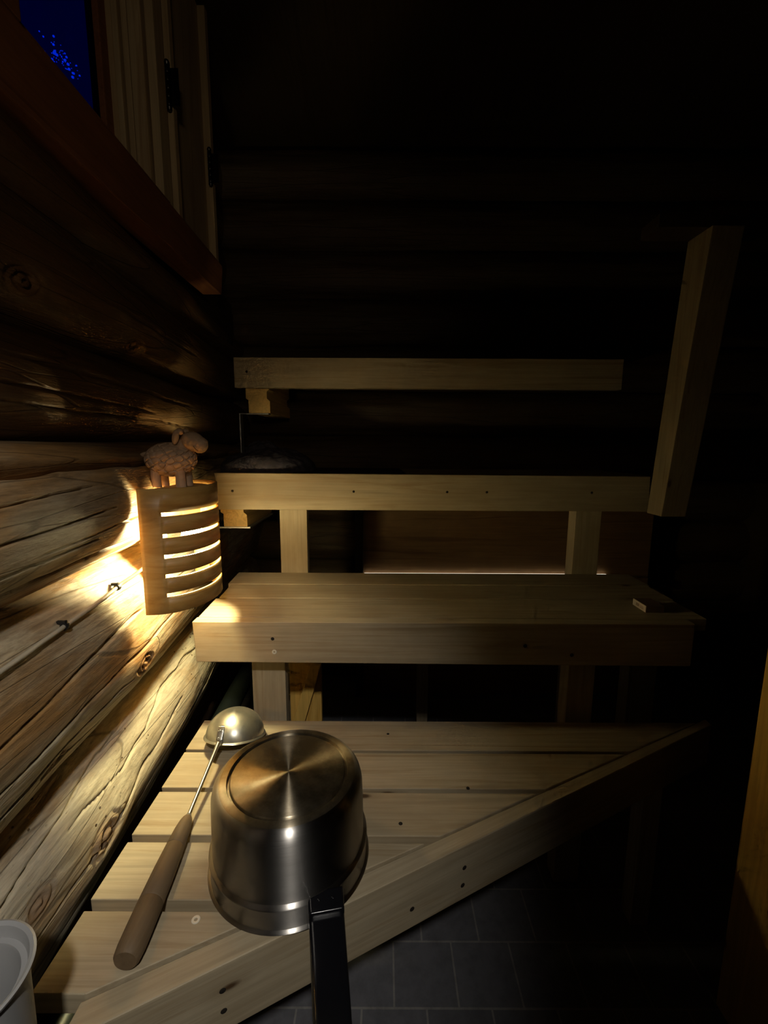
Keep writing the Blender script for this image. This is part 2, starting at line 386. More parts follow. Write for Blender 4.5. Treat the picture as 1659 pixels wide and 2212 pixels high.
def make_log(i, mat, parent, ys, nphi, seed, cracks=(), knots=(), amp=0.006, hide=None):
    zc, hz, xf, rx, fl = LOGS[i] if isinstance(i, int) else i
    ph = np.linspace(-R(97), R(97), nphi); ny = len(ys)
    Y, P = np.meshgrid(ys, ph, indexing='ij')
    s = np.sin(P); cph = np.cos(P)
    X = xf - rx + rx * np.sign(cph) * np.abs(cph) ** fl + XW(Y); Z = zc + hz * s
    arc = P * (hz + rx) / 2
    d = amp * 1.6 * fbm(Y * 2.2 + 3, arc * 9 + 50, seed, 3)
    d += amp * 0.20 * fbm(Y * 9 + 9, arc * 60 + 80, seed + 9, 4)
    Z = Z + 0.006 * fbm(Y * 1.6 + 20, 0 * Y + seed, seed + 3, 2)
    K = np.zeros_like(d)
    for (ky, kz, kr, kh, rip) in knots:
        dd = np.sqrt(((Y - ky) / 1.9) ** 2 + (Z - kz) ** 2) / kr
        g = np.exp(-dd ** 2)
        d += kh * np.exp(-(dd / 2.0) ** 2) * (1 if kh > 0 else 0.5)
        core = np.exp(-(dd / 0.8) ** 4)
        d += rip * core * (np.sin(dd * 15 + 5 * fbm(Y * 30, Z * 30 + 40, seed + 5, 2)) + 1.6 * fbm(Y * 60, Z * 60 + 60, seed + 6, 3)) - rip * 1.2 * core
        K = np.maximum(K, core)
    for (y0, y1, z0, z1, wd, dp, wob) in cracks:
        t = (Y - y0) / (y1 - y0)
        zc_ = z0 + (z1 - z0) * t + wob * fbm(Y * 5 + 7 * z0 * 100, 0 * Y + 3, seed + 21, 4)
        env = np.clip(np.minimum(t, 1 - t) * 8, 0, 1)
        ww = wd * (0.55 + 0.9 * (fbm(Y * 14, 0 * Y + z0 * 77, seed + 31, 2) + 0.5)) * env + 1e-5
        d -= dp * env * np.exp(-((Z - zc_) / ww) ** 2)
    nx = cph / rx; nz = s / hz; L = np.sqrt(nx ** 2 + nz ** 2); nx /= L; nz /= L
    X = X + d * nx; Z = Z + d * nz
    if isinstance(i, int): SURF[i] = (X, Y, Z)
    V_ = np.stack([X, Y, Z + H], -1).reshape(-1, 3)
    a = (np.arange(ny - 1)[:, None] * nphi + np.arange(nphi - 1)[None, :]).ravel()
    F = np.stack([a, a + nphi, a + nphi + 1, a + 1], 1)
    me = bpy.data.meshes.new('log')
    me.from_pydata(V_.tolist(), [], F.tolist()); me.update()
    at = me.attributes.new('knot', 'FLOAT', 'POINT'); at.data.foreach_set('value', K.ravel().astype(np.float32))
    me.shade_smooth(); me.materials.append(mat)
    o = bpy.data.objects.new('log', me); C.objects.link(o); o.parent = parent; o.location = -parent.location
    return o
wl = bpy.data.objects.new('wall_left', None); C.objects.link(wl); wl.location = (-0.55, 0.5, 0.0); WL[wl.name] = Vector(wl.location); wl['kind'] = 'structure'
fine = np.concatenate([np.linspace(-0.9, 0.25, 60), np.linspace(0.255, 1.3, 420), np.linspace(1.31, 2.0, 50)])
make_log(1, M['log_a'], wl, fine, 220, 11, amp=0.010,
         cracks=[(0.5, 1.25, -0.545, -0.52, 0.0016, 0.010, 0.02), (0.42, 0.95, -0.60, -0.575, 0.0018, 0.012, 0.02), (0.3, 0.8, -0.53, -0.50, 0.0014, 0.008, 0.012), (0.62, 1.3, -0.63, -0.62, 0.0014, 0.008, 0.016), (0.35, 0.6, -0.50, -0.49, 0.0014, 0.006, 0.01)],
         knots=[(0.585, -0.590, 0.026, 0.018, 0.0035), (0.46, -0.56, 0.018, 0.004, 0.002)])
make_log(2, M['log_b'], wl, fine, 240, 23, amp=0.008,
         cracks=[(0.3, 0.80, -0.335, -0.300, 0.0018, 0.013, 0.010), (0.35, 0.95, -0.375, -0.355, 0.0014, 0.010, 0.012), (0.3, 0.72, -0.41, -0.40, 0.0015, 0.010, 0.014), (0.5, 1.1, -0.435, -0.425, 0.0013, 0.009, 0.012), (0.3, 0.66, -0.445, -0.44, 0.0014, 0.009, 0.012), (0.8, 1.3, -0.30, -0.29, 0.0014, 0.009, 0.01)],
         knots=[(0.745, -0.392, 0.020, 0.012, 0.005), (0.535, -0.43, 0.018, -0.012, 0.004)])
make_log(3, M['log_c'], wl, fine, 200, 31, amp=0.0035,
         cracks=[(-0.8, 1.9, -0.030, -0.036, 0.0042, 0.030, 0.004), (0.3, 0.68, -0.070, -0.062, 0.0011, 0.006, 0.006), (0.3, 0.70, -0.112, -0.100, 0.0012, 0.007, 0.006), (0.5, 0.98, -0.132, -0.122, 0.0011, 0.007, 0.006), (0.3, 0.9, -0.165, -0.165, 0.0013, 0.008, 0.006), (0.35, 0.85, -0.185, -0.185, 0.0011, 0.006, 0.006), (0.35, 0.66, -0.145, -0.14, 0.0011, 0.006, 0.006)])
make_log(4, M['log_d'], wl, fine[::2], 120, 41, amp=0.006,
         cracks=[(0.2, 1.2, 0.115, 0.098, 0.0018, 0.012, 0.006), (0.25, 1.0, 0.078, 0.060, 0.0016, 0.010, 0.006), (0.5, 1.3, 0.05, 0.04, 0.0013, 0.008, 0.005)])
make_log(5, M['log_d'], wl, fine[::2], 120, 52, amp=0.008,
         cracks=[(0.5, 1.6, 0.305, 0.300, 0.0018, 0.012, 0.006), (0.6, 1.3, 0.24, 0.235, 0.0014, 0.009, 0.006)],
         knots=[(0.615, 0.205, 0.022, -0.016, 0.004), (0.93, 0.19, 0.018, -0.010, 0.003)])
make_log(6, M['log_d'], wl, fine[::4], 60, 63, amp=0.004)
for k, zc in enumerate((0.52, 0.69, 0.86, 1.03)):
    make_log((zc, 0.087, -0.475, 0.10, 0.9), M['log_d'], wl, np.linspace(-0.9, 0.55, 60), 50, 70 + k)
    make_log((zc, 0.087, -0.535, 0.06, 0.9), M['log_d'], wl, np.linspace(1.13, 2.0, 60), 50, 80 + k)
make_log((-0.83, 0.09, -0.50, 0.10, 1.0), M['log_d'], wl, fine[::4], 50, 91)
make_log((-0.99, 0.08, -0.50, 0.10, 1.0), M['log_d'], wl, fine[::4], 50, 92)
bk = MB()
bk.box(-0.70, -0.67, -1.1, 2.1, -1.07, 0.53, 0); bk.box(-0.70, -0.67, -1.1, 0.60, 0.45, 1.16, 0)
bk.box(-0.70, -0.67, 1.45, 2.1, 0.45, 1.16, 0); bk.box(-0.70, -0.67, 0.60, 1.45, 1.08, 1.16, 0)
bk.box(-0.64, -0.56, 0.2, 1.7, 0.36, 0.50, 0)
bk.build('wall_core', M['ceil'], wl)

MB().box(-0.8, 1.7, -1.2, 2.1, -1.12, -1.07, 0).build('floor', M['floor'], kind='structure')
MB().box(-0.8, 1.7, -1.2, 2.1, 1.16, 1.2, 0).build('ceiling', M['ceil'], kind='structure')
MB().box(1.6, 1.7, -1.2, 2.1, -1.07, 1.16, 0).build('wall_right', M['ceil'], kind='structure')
MB().box(-0.8, 1.6, -1.2, -1.1, -1.07, 1.16, 0).build('wall_front', M['ceil'], kind='structure')
wb = bpy.data.objects.new('wall_back', None); C.objects.link(wb); wb.location = (0.4, 1.95, 0.0); WL[wb.name] = Vector(wb.location); wb['kind'] = 'structure'
def back_log(zc, hz, seed):
    nx_, nphi = 180, 40
    xs = np.linspace(-0.7, 1.6, nx_); ph = np.linspace(-R(90), R(90), nphi)
    X, P = np.meshgrid(xs, ph, indexing='ij')
    d = 0.008 * fbm(X * 3 + 3, P * 3 + 50, seed, 4)
    Y = 1.96 - (0.08 + d) * np.cos(P); Z = zc + (hz + d) * np.sin(P) + H
    V_ = np.stack([X, Y, Z], -1).reshape(-1, 3)
    a = (np.arange(nx_ - 1)[:, None] * nphi + np.arange(nphi - 1)[None, :]).ravel()
    me = bpy.data.meshes.new('log'); me.from_pydata(V_.tolist(), [], np.stack([a, a + 1, a + nphi + 1, a + nphi], 1).tolist()); me.update()
    me.shade_smooth(); me.materials.append(M['log_x'])
    o = bpy.data.objects.new('log', me); C.objects.link(o); o.parent = wb; o.location = -wb.location
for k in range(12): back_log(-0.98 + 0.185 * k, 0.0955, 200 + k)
MB().box(-0.8, 1.7, 2.0, 2.1, -1.07, 1.16, 0).build('wall_core', M['ceil'], wb)

# ------------------------------------------------------------------ window in the log wall
win = bpy.data.objects.new('window_1', None); C.objects.link(win); win.location = (-0.56, 0.83, 0.515 + H); WL[win.name] = Vector(win.location); win['kind'] = 'structure'
# apron and sill board
MB().hexa([(-0.50, 0.35, 0.408), (-0.448, 0.35, 0.408), (-0.475, 1.36, 0.428), (-0.53, 1.36, 0.428),
           (-0.50, 0.35, 0.508), (-0.440, 0.35, 0.508), (-0.468, 1.36, 0.505), (-0.53, 1.36, 0.505)], 0.003).build('window_sill', M['sill'], win)
MB().hexa([(-0.66, 0.60, 0.500), (-0.47, 0.60, 0.500), (-0.478, 1.045, 0.500), (-0.66, 1.045, 0.500),
           (-0.66, 0.60, 0.528), (-0.455, 0.60, 0.519), (-0.466, 1.045, 0.516), (-0.66, 1.045, 0.528)], 0.002).build('sill_board', M['sill'], win)
# near casing and its reveal
MB().box(-0.475, -0.448, 0.52, 0.625, 0.51, 1.15, 0.002).build('window_casing', M['sill'], win)
MB().box(-0.66, -0.47, 0.60, 0.625, 0.51, 1.05, 0.002).build('window_jamb', M['sill'], win)
MB().box(-0.66, -0.47, 0.60, 1.06, 1.04, 1.06, 0.002).build('window_head', M['sill'], win)
# far jamb: stepped mouldings facing the room
MB().box(-0.60, -0.552, 1.030, 1.06, 0.51, 1.05, 0.002).build('window_jamb', M['trim'], win)
for (x0, x1, y0) in ((-0.551, -0.539, 1.018), (-0.536, -0.524, 1.026), (-0.521, -0.494, 1.022), (-0.490, -0.472, 1.030)):
    MB().box(x0, x1, y0, 1.07, 0.49, 1.10, 0.003, 3).build('window_moulding', M['trim'], win)
MB().box(-0.585, -0.580, 0.62, 1.035, 0.52, 1.045, 0).build('window_pane', M['glass'], win)
MB().box(-0.595, -0.568, 0.62, 1.035, 0.518, 0.548, 0.003).build('window_frame', M['sill'], win)
MB().box(-0.595, -0.568, 1.005, 1.035, 0.518, 1.045, 0.003).build('window_frame', M['sill'], win)
# inner sash folded back against the wall, hung on two hinges
sh = empty('window_shutter', (-0.50, 1.24, 0.49), 'narrow wooden shutter with dark hinges folded against wall beside window', 'shutter')
MB().hexa([(-0.515, 1.085, 0.482), (-0.486, 1.085, 0.482), (-0.500, 1.365, 0.482), (-0.53, 1.365, 0.482),
           (-0.515, 1.085, 1.14), (-0.486, 1.085, 1.14), (-0.500, 1.365, 1.14), (-0.53, 1.365, 1.14)], 0.002).build('shutter_panel', M['trim'], sh)
MB().box(-0.486, -0.464, 1.082, 1.100, 0.482, 1.14, 0.002).build('shutter_stile', M['trim'], sh)
MB().box(-0.502, -0.480, 1.345, 1.365, 0.482, 1.14, 0.002).build('shutter_stile', M['trim'], sh)
for (x, y, z) in ((-0.468, 1.072, 0.72), (-0.482, 1.335, 0.71)):
    hb = MB()
    for k in range(5): hb.lathe([(0, 0), (0.0048, 0), (0.0055, 0.001), (0.0055, 0.0135), (0.0048, 0.0145), (0, 0.0145)], (x, y, z + 0.0155 * k), 16)
    hb.lathe([(0, -0.010), (0.004, -0.008), (0.006, -0.003), (0.004, 0), (0, 0)], (x, y, z), 16)
    hb.lathe([(0, 0), (0.004, 0), (0.006, 0.004), (0.004, 0.009), (0, 0.010)], (x, y, z + 0.078), 16)
    hb.box(x - 0.002, x + 0.022, y + 0.002, y + 0.004, z + 0.002, z + 0.074, 0.0005)
    hb.build('hinge', M['hinge'], sh, 40)

# cluster of small blue lights far outside the window
rb = random.Random(4); cb = MB()
for k in range(60):
    a, b_ = rb.gauss(0, 0.075), rb.gauss(0, 0.085)
    cb.ell((-4.534 + a * 0.95, 7.0 + 0.6 * a, 5.29 + b_ - 0.5 * a), (0.006 + 0.016 * rb.random() ** 2,) * 3, sub=1)
cb.build('outdoor_lights', M['blue'], label='cluster of tiny blue lights glimmering in the night outside window', cat='lights', kind='stuff')

# ------------------------------------------------------------------ benches
def screw(parent, p, nrm='y', r=0.0042, ring=True):
    s_ = MB(); rot = Matrix.Rotation(R(90), 4, 'X') if nrm == 'y' else Matrix.Identity(4)
    if nrm == 'diag': rot = Matrix.Rotation(math.atan(0.5), 4, 'Z') @ Matrix.Rotation(R(90), 4, 'X')
    if ring:
        s_.lathe([(r * 0.42, -0.001), (r * 0.42, 0.0008), (r * 0.75, 0.0013), (r, 0.0008), (r, -0.001)], p, 24, rot)
        o = s_.build('screw_head', M['screw'], parent, 40)
    else:
        s_.lathe([(0, 0.0003), (r * 0.6, 0.0003), (r, -0.0004)], p, 16, rot)
        o = s_.build('screw_hole', M['hole'], parent, 40)
    return o
def bearer(parent, x0, x1, y0, y1, z0, z1):
    w_ = x1 - x0; h_ = z1 - z0
    t = 0.10 * w_
    poly = [(x0 + t, z0), (x1 - t * 0.4, z0), (x1 - t * 0.4, z0 + 0.28 * h_), (x1 - t * 1.6, z0 + 0.34 * h_), (x1 - t * 1.6, z0 + 0.50 * h_),
            (x1 - t * 0.6, z0 + 0.55 * h_), (x1 - t * 0.6, z1), (x0 + t, z1), (x0 + t, z0 + 0.62 * h_), (x0, z0 + 0.58 * h_), (x0, z0 + 0.34 * h_), (x0 + t, z0 + 0.30 * h_)]
    return MB().prism(poly, y0, y1, 'y', 0).build('support_block', M['board_y'], parent)

# --- lowest platform
pf = empty('sauna_step', (0.0, 0.72, -1.07), 'low slatted wooden platform with diagonal front board under upturned pan', 'bench')
xr = lambda y: (y - 0.571) / 0.48
rows = ((0.9135, 0.8175), (0.8095, 0.7160), (0.7065, 0.6175), (0.6050, 0.5160), (0.5015, 0.4110))
for k, (yb, yf) in enumerate(rows):
    xl = -0.4045 + 0.0012 * k
    xa, xb = xr(yf) - 0.004, xr(yb) - 0.004
    if xa > xl: poly = [(xl, yf), (xa, yf), (xb, yb), (xl, yb)]
    else: poly = [(xl, yf), (-0.339, yf), (xb, yb), (xl, yb)]
    s_ = MB().prism(poly, -0.648, -0.620, 'z', 0.0022, 3).build('slat', M['board_x'], pf)
    if k == 4:
        screw(s_, (-0.245, 0.4905, -0.620), 'z', 0.0055)
    if k == 0: screw(s_, (0.011, 0.869, -0.620), 'z', 0.004, False)
    if k == 2: screw(s_, (0.030, 0.641, -0.620), 'z', 0.0045, False)
    if k == 1: screw(s_, (0.156, 0.7185, -0.620), 'z', 0.004, False)
# diagonal front board
yi = lambda x: 0.568 + 0.485 * x
yo = lambda x: 0.536 + 0.500 * x
fb = MB().prism([(-0.338, yo(-0.338)), (0.74, yo(0.74)), (0.74, yi(0.74)), (-0.338, yi(-0.338))], -0.718, -0.620, 'z', 0.003, 3).build('front_board', M['board_diag'], pf)
for (x, z) in ((-0.193, -0.657), (-0.193, -0.687), (0.130, -0.660), (0.128, -0.691), (0.045, -0.685)):
    screw(fb, (x, yo(x) - 0.0002, z), 'diag', 0.0045, False)
for (x, y) in ((-0.375, 0.835), (-0.355, 0.47), (0.58, 0.86)):
    MB().box(x - 0.02, x + 0.02, y - 0.02, y + 0.02, -1.07, -0.648, 0.002).build('post', M['board_z'], pf)
MB().box(-0.375, -0.33, 0.47, 0.86, -0.70, -0.648, 0.002).build('bearer', M['board_y'], pf)

# --- middle bench
b2 = empty('sauna_bench', (0.12, 1.05, -1.07), 'middle wooden bench with wide front board under the glowing wall lamp', 'bench')
for (y0, y1, x0, x1) in ((0.906, 1.020, -0.400, 0.70), (1.026, 1.128, -0.400, 0.705), (1.134, 1.238, -0.416, 0.712)):
    MB().prism([(x0, y0), (x1, y0), (x1, y1), (x0 - 0.006, y1)], -0.398, -0.370, 'z', 0.0022, 3).build('slat', M['board_x'], b2)
f2 = MB().hexa([(-0.398, 0.877, -0.460), (0.655, 0.877, -0.465), (0.655, 0.903, -0.465), (-0.398, 0.903, -0.460),
                (-0.402, 0.877, -0.370), (0.655, 0.877, -0.370), (0.655, 0.903, -0.370), (-0.402, 0.903, -0.370)], 0.0025, 3).build('front_board', M['board_x'], b2)
screw(f2, (-0.231, 0.8765, -0.436), 'y', 0.0050); screw(f2, (-0.234, 0.8765, -0.407), 'y', 0.0038, False)
screw(f2, (0.30, 0.8765, -0.42), 'y', 0.004, False); screw(f2, (0.40, 0.8765, -0.44), 'y', 0.004, False)
MB().box(-0.300, -0.224, 0.938, 0.966, -1.07, -0.398, 0.002).build('post', M['board_z'], b2)
MB().box(0.424, 0.484, 0.938, 0.985, -1.07, -0.398, 0.002).build('post', M['board_z'], b2)
MB().box(0.69, 0.766, 1.15, 1.20, -1.07, -0.398, 0.002).build('post', M['board_z'], b2)
MB().box(-0.264, -0.175, 1.155, 1.175, -1.07, -0.398, 0.002).build('back_post', M['brace'], b2)
MB().hexa([(-0.345, 1.125, -1.07), (-0.305, 1.125, -1.07), (-0.305, 1.150, -1.07), (-0.345, 1.150, -1.07),
           (-0.170, 1.125, -0.50), (-0.142, 1.125, -0.50), (-0.142, 1.150, -0.50), (-0.170, 1.150, -0.50)], 0.002).build('brace', M['brace'], b2)
MB().box(0.125, 0.165, 1.50, 1.54, -1.07, -0.55, 0.002).build('post', M['board_z'], b2)
MB().box(-0.42, 0.68, 1.198, 1.228, -0.46, -0.398, 0.002).build('bearer', M['board_x'], b2)

# --- upper bench
YB = 1.215
q_ = YB / 1.18
b1 = empty('sauna_bench', (0.12, 1.35, -1.07), 'upper wooden bench carrying dark cloth bundle, its front board behind lamp', 'bench')
for (y0, y1) in ((YB + 0.030, 1.31), (1.316, 1.416), (1.422, 1.522)):
    MB().box(-0.49 - 0.03 * (y0 > 1.3), 0.74, y0, y1, -0.111, -0.083, 0.0022, 3).build('slat', M['board_x'], b1)
f1 = MB().hexa([(-0.483 * q_, YB, -0.177 * q_), (0.718 * q_, YB, -0.177 * q_), (0.718 * q_, YB + 0.027, -0.177 * q_), (-0.483 * q_, YB + 0.027, -0.177 * q_),
                (-0.482 * q_, YB, -0.0775 * q_), (0.714 * q_, YB, -0.0815 * q_), (0.714 * q_, YB + 0.027, -0.0815 * q_), (-0.482 * q_, YB + 0.027, -0.0775 * q_)], 0.0025, 3).build('front_board', M['board_x'], b1)
for x in (-0.409, -0.082, 0.277, 0.17, 0.56): screw(f1, (x * q_, YB - 0.0005, -0.126 * q_), 'y', 0.0035, False)
MB().box(-0.291 * q_, -0.215 * q_, YB + 0.030, YB + 0.058, -1.07, -0.108, 0.002).build('post', M['board_z'], b1)
MB().box(0.534 * q_, 0.606 * q_, YB + 0.030, YB + 0.078, -1.07, -0.108, 0.002).build('post', M['board_z'], b1)
bearer(b1, -0.468, -0.390, YB + 0.030, 1.52, -0.236, -0.113)
MB().box(-0.50, -0.384, YB + 0.028, 1.50, -0.241, -0.2365, 0.0006).build('bracket', M['zinc'], b1)

# --- topmost bench
YT = 1.42
b0 = empty('sauna_bench', (0.12, 1.6, -1.07), 'topmost wooden bench in the dark with plain front board above eye level', 'bench')
for (y0, y1) in ((YT + 0.030, 1.55), (1.556, 1.66), (1.666, 1.76)):
    MB().box(-0.466, 0.73, y0, y1, 0.232, 0.260, 0.0022, 3).build('slat', M['board_x'], b0)
f0 = MB().box(-0.470, 0.742, YT, YT + 0.027, 0.173, 0.265, 0.0025, 3).build('front_board', M['board_x'], b0)
screw(f0, (-0.43, YT - 0.0005, 0.222), 'y', 0.004, False)
bearer(b0, -0.445, -0.365, YT + 0.030, 1.75, 0.098, 0.232)
br = MB()
br.box(-0.468, -0.374, YT + 0.030, YT + 0.060, 0.094, 0.0975, 0.0008); br.box(-0.470, -0.466, YT + 0.030, YT + 0.060, -0.078, 0.0975, 0.0008)
br.build('bracket', M['zinc'], b0)

# --- leaning rail beside the upper benches
rl = empty('bench_rail', (0.76, 1.15, -0.185), 'narrow leaning wooden rail fixed to right end of upper bench', 'rail')
MB().hexa([(0.712, 1.115, -0.180), (0.775, 1.115, -0.180), (0.775, 1.178, -0.180), (0.712, 1.178, -0.180),
           (0.712, 1.04, 0.475), (0.782, 1.04, 0.475), (0.782, 1.12, 0.475), (0.712, 1.12, 0.475)], 0.002).build('rail_post', M['rail'], rl)
MB().box(0.60, 0.86, 1.05, 1.12, 0.475, 0.502, 0.002).build('rail_cap', M['ceil'], rl)  # cap takes the ceiling's dark colour to stand in for shade

# --- front-right post
tag(MB().box(0.649, 0.74, 0.60, 0.700, -1.07, 1.16, 0.003).build('door_post', planed('brown_post_wood', 'z', light=(0.72, 0.45, 0.10), dark=(0.55, 0.30, 0.06))),
    'plain brown wooden post at the right edge in the foreground', 'post')

# --- panel and added glowing strip behind the upper bench
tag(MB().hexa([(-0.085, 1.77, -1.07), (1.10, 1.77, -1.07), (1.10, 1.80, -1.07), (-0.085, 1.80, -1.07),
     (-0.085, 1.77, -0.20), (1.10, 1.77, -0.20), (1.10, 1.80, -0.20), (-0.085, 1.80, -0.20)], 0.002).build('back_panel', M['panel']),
    'smooth brown wooden panel seen between the posts above the bright line', 'panel')
tag(MB().box(-0.117, -0.085, 1.74, 1.80, -1.07, -0.10, 0.002).build('panel_post', M['hole']), 'thin black upright at left edge of the brown back panel', 'post')
tag(MB().box(-0.083, 1.08, 1.735, 1.769, -0.56, -0.535, 0.001).build('ledge', M['panel']), 'narrow wooden ledge running along the foot of the brown panel', 'ledge')
tag(MB().box(-0.080, 0.92, 1.757, 1.762, -0.5335, -0.526, 0.0).build('glow_strip', M['strip_glow']), 'added glowing strip for a bright line low behind the upper bench', 'light')

# ------------------------------------------------------------------ wall lamp
LX, LY, LA, LB = -0.420, 0.848, 0.088, 0.107
lamp = empty('wall_lamp', (LX, LY, -0.301), 'curved veneer sauna lamp with five slots glowing on log wall', 'lamp')
bm = bmesh.new()
slots = (-0.122, -0.160, -0.197, -0.232, -0.267); hs = 0.0036
zs = [-0.301]
for z in reversed(slots): zs += [z - hs, z + hs]
zs += [-0.077]
ts = [R(q) for q in np.concatenate([np.linspace(0, 22, 7), np.linspace(22, 158, 41)[1:], np.linspace(158, 180, 7)[1:]])]
grid = [[bm.verts.new((LX + LA * math.sin(t) ** 0.92 if math.sin(t) > 0 else LX, LY - LB * math.cos(t), z)) for z in zs] for t in ts]
for i in range(len(ts) - 1):
    inslot = R(22) <= ts[i] + 1e-4 and ts[i + 1] <= R(158) + 1e-4
    for j in range(len(zs) - 1):
        if inslot and j % 2 == 1: continue
        bm.faces.new([grid[i][j], grid[i + 1][j], grid[i + 1][j + 1], grid[i][j + 1]])
mb = MB(); mb.bm.free(); mb.bm = bm
shade = mb.build('lamp_shade', M['veneer'], lamp, 40)
so = shade.modifiers.new('thickness', 'SOLIDIFY'); so.thickness = 0.0048; so.offset = -1
# top plate inside the shade
pl = [(-0.427, LY - 0.078)]
for k in range(0, 25):
    t = R(180 * k / 24); pl.append((LX + (LA - 0.0135) * math.sin(t), LY - (LB - 0.020) * math.cos(t)))
pl.append((-0.427, LY + 0.078))
MB().prism(pl, -0.092, -0.083, 'z', 0.0006).build('top_plate', M['board_y'], lamp, label='wooden plate closing the top of the lamp')
MB().box(-0.449, -0.441, LY - 0.03, LY + 0.03, -0.285, -0.092, 0.001).build('back_plate', M['veneer_dark'], lamp)
MB().lathe([(0, -0.092), (0.017, -0.092), (0.017, -0.130), (0.014, -0.147), (0, -0.147)], (-0.378, LY + 0.004, 0), 32).build('bulb_socket', M['tub'], lamp, 40)
MB().lathe([(0, -0.147), (0.011, -0.148), (0.013, -0.158), (0.019, -0.170), (0.022, -0.183), (0.019, -0.197), (0.011, -0.206), (0, -0.208)], (-0.378, LY + 0.004, 0), 32).build('bulb', M['bulb'], lamp, 180, label='lit bulb inside the shade')

# cable on the wall with its two clips
cy_ = [(0.860, -0.200), (0.800, -0.213), (0.776, -0.221), (0.750, -0.231), (0.718, -0.240), (0.67, -0.2435), (0.62, -0.245), (0.57, -0.2475), (0.50, -0.249), (0.42, -0.250), (0.30, -0.252), (0.10, -0.25), (-0.6, -0.25)]
sx = lambda y, z: (surf_x(2, y, z) if 0.25 < y < 0.82 else log_x(2, y, z) + 0.004)
cp = []
for q in range(len(cy_) - 1):
    for k in range(6):
        t = k / 6; y = cy_[q][0] * (1 - t) + cy_[q + 1][0] * t; z = cy_[q][1] * (1 - t) + cy_[q + 1][1] * t
        cp.append((sx(y, z) + 0.0045 if y <= 0.722 else (sx(0.72, -0.24) + 0.0045) + (-0.434 - (sx(0.72, -0.24) + 0.0045)) * min(1, (y - 0.722) / 0.05), y, z))
tag(MB().tube(cp, 0.0032, 12).build('lamp_cable', M['cable'], None, 60), 'thin pale cable running along the log wall to the lamp', 'cable')
for (y, z, lab) in ((0.714, -0.2405, 'small black cable clip on the log wall nearest the lamp'), (0.570, -0.2475, 'small black cable clip on the log wall farther from the lamp')):
    x = sx(y, z) + 0.0045; c_ = MB()
    rot = Matrix.Rotation(R(90), 4, 'X')
    c_.lathe([(0.0034, -0.0032), (0.0050, -0.0032), (0.0054, -0.002), (0.0054, 0.002), (0.0050, 0.0032), (0.0034, 0.0032)], (x, y, z), 20, rot, True)
    c_.box(x - 0.010, x + 0.001, y - 0.0022, y + 0.0022, z + 0.003, z + 0.0075, 0.0008)
    c_.lathe([(0, 0), (0.0030, 0), (0.0030, 0.0015), (0, 0.0022)], (x + 0.001, y, z + 0.0055), 12, Matrix.Rotation(R(90), 4, 'Y'))
    tag(c_.build('cable_clip', M['clip'], None, 40), lab, 'clip', 'clips holding the lamp cable')

# dark pipe low along the log wall
tag(MB().tube([(-0.425, 0.0, -0.80), (-0.44, 0.5, -0.80), (-0.475, 1.30, -0.80), (-0.49, 1.9, -0.80)], 0.030, 24).build('pipe', M['pipe'], None, 60),
    'dark greenish pipe running low between log wall and platform', 'pipe')

# ------------------------------------------------------------------ sheep figurine
SX, SY = -0.4085, 0.848
b3 = bmesh.new(); bmesh.ops.create_icosphere(b3, subdivisions=6, radius=1)
nS = 100; ii = np.arange(nS) + 0.5
phi_ = np.arccos(1 - 2 * ii / nS); th_ = math.pi * (1 + 5 ** 0.5) * ii
S = np.stack([np.cos(th_) * np.sin(phi_), np.sin(th_) * np.sin(phi_), np.cos(phi_)], 1) + np.random.RandomState(3).randn(nS, 3) * 0.05
S /= np.linalg.norm(S, axis=1)[:, None]
co = np.array([v.co[:] for v in b3.verts]); D = np.sort(np.arccos(np.clip(co @ S.T, -1, 1)), axis=1)
edge = np.clip((D[:, 1] - D[:, 0]) / 0.11, 0, 1)
hgt = 0.86 + 0.31 * edge ** 0.45 * (1 - 0.22 * edge)
for v, h_ in zip(b3.verts, hgt): v.co = Vector((v.co.x * 0.0440 * h_, v.co.y * 0.034 * h_, v.co.z * 0.0300 * h_))
bmesh.ops.translate(b3, vec=(SX, SY, -0.0305), verts=b3.verts[:])
sp = MB(); sp._merge(b3)
hr = Matrix.Rotation(R(24), 4, 'Y')
HX, HZ = -0.3625, 0.0035
sp.ell((HX, SY - 0.004, HZ), (0.0225, 0.0165, 0.0185), hr, 4)                  # skull
sp.ell((HX + 0.012, SY - 0.004, HZ - 0.006), (0.0155, 0.0135, 0.0160), hr, 4)  # muzzle
sp.ell((HX + 0.0215, SY - 0.004, HZ + 0.001), (0.0065, 0.0085, 0.0042), Matrix.Rotation(R(30), 4, 'Y'), 3)  # nose
sp.ell((-0.384, SY - 0.002, -0.008), (0.014, 0.014, 0.018), None, 3)           # neck
for sgn in (-1, 1):
    sp.ell((-0.3875, SY - 0.004 + sgn * 0.017, 0.0115), (0.0065, 0.0045, 0.0145), Matrix.Rotation(R(12), 4, 'Y'), 3)   # ears
    sp.ell((-0.382, SY - 0.004 + sgn * 0.012, 0.0215), (0.008, 0.006, 0.0065), None, 3)
for (x, dy) in ((-0.4330, -0.014), (-0.4330, 0.016), (-0.3860, -0.014), (-0.3860, 0.016)):
    sp.tube([(x, SY + dy, -0.050), (x, SY + dy, -0.072), (x, SY + dy, -0.0825)], [0.0085, 0.0092, 0.0100], 20)
sp.ell((-0.456, SY, -0.021), (0.0135, 0.006, 0.0052), Matrix.Rotation(R(-12), 4, 'Y'), 3)   # tail
sheep = sp.build('sheep_figurine', M['clay'], None, 180, label='small clay sheep figurine with scaly fleece standing on top of lamp', cat='figurine')
rm = sheep.modifiers.new('fuse', 'REMESH'); rm.mode = 'VOXEL'; rm.voxel_size = 0.0007; rm.use_smooth_shade = True
mo = MB()
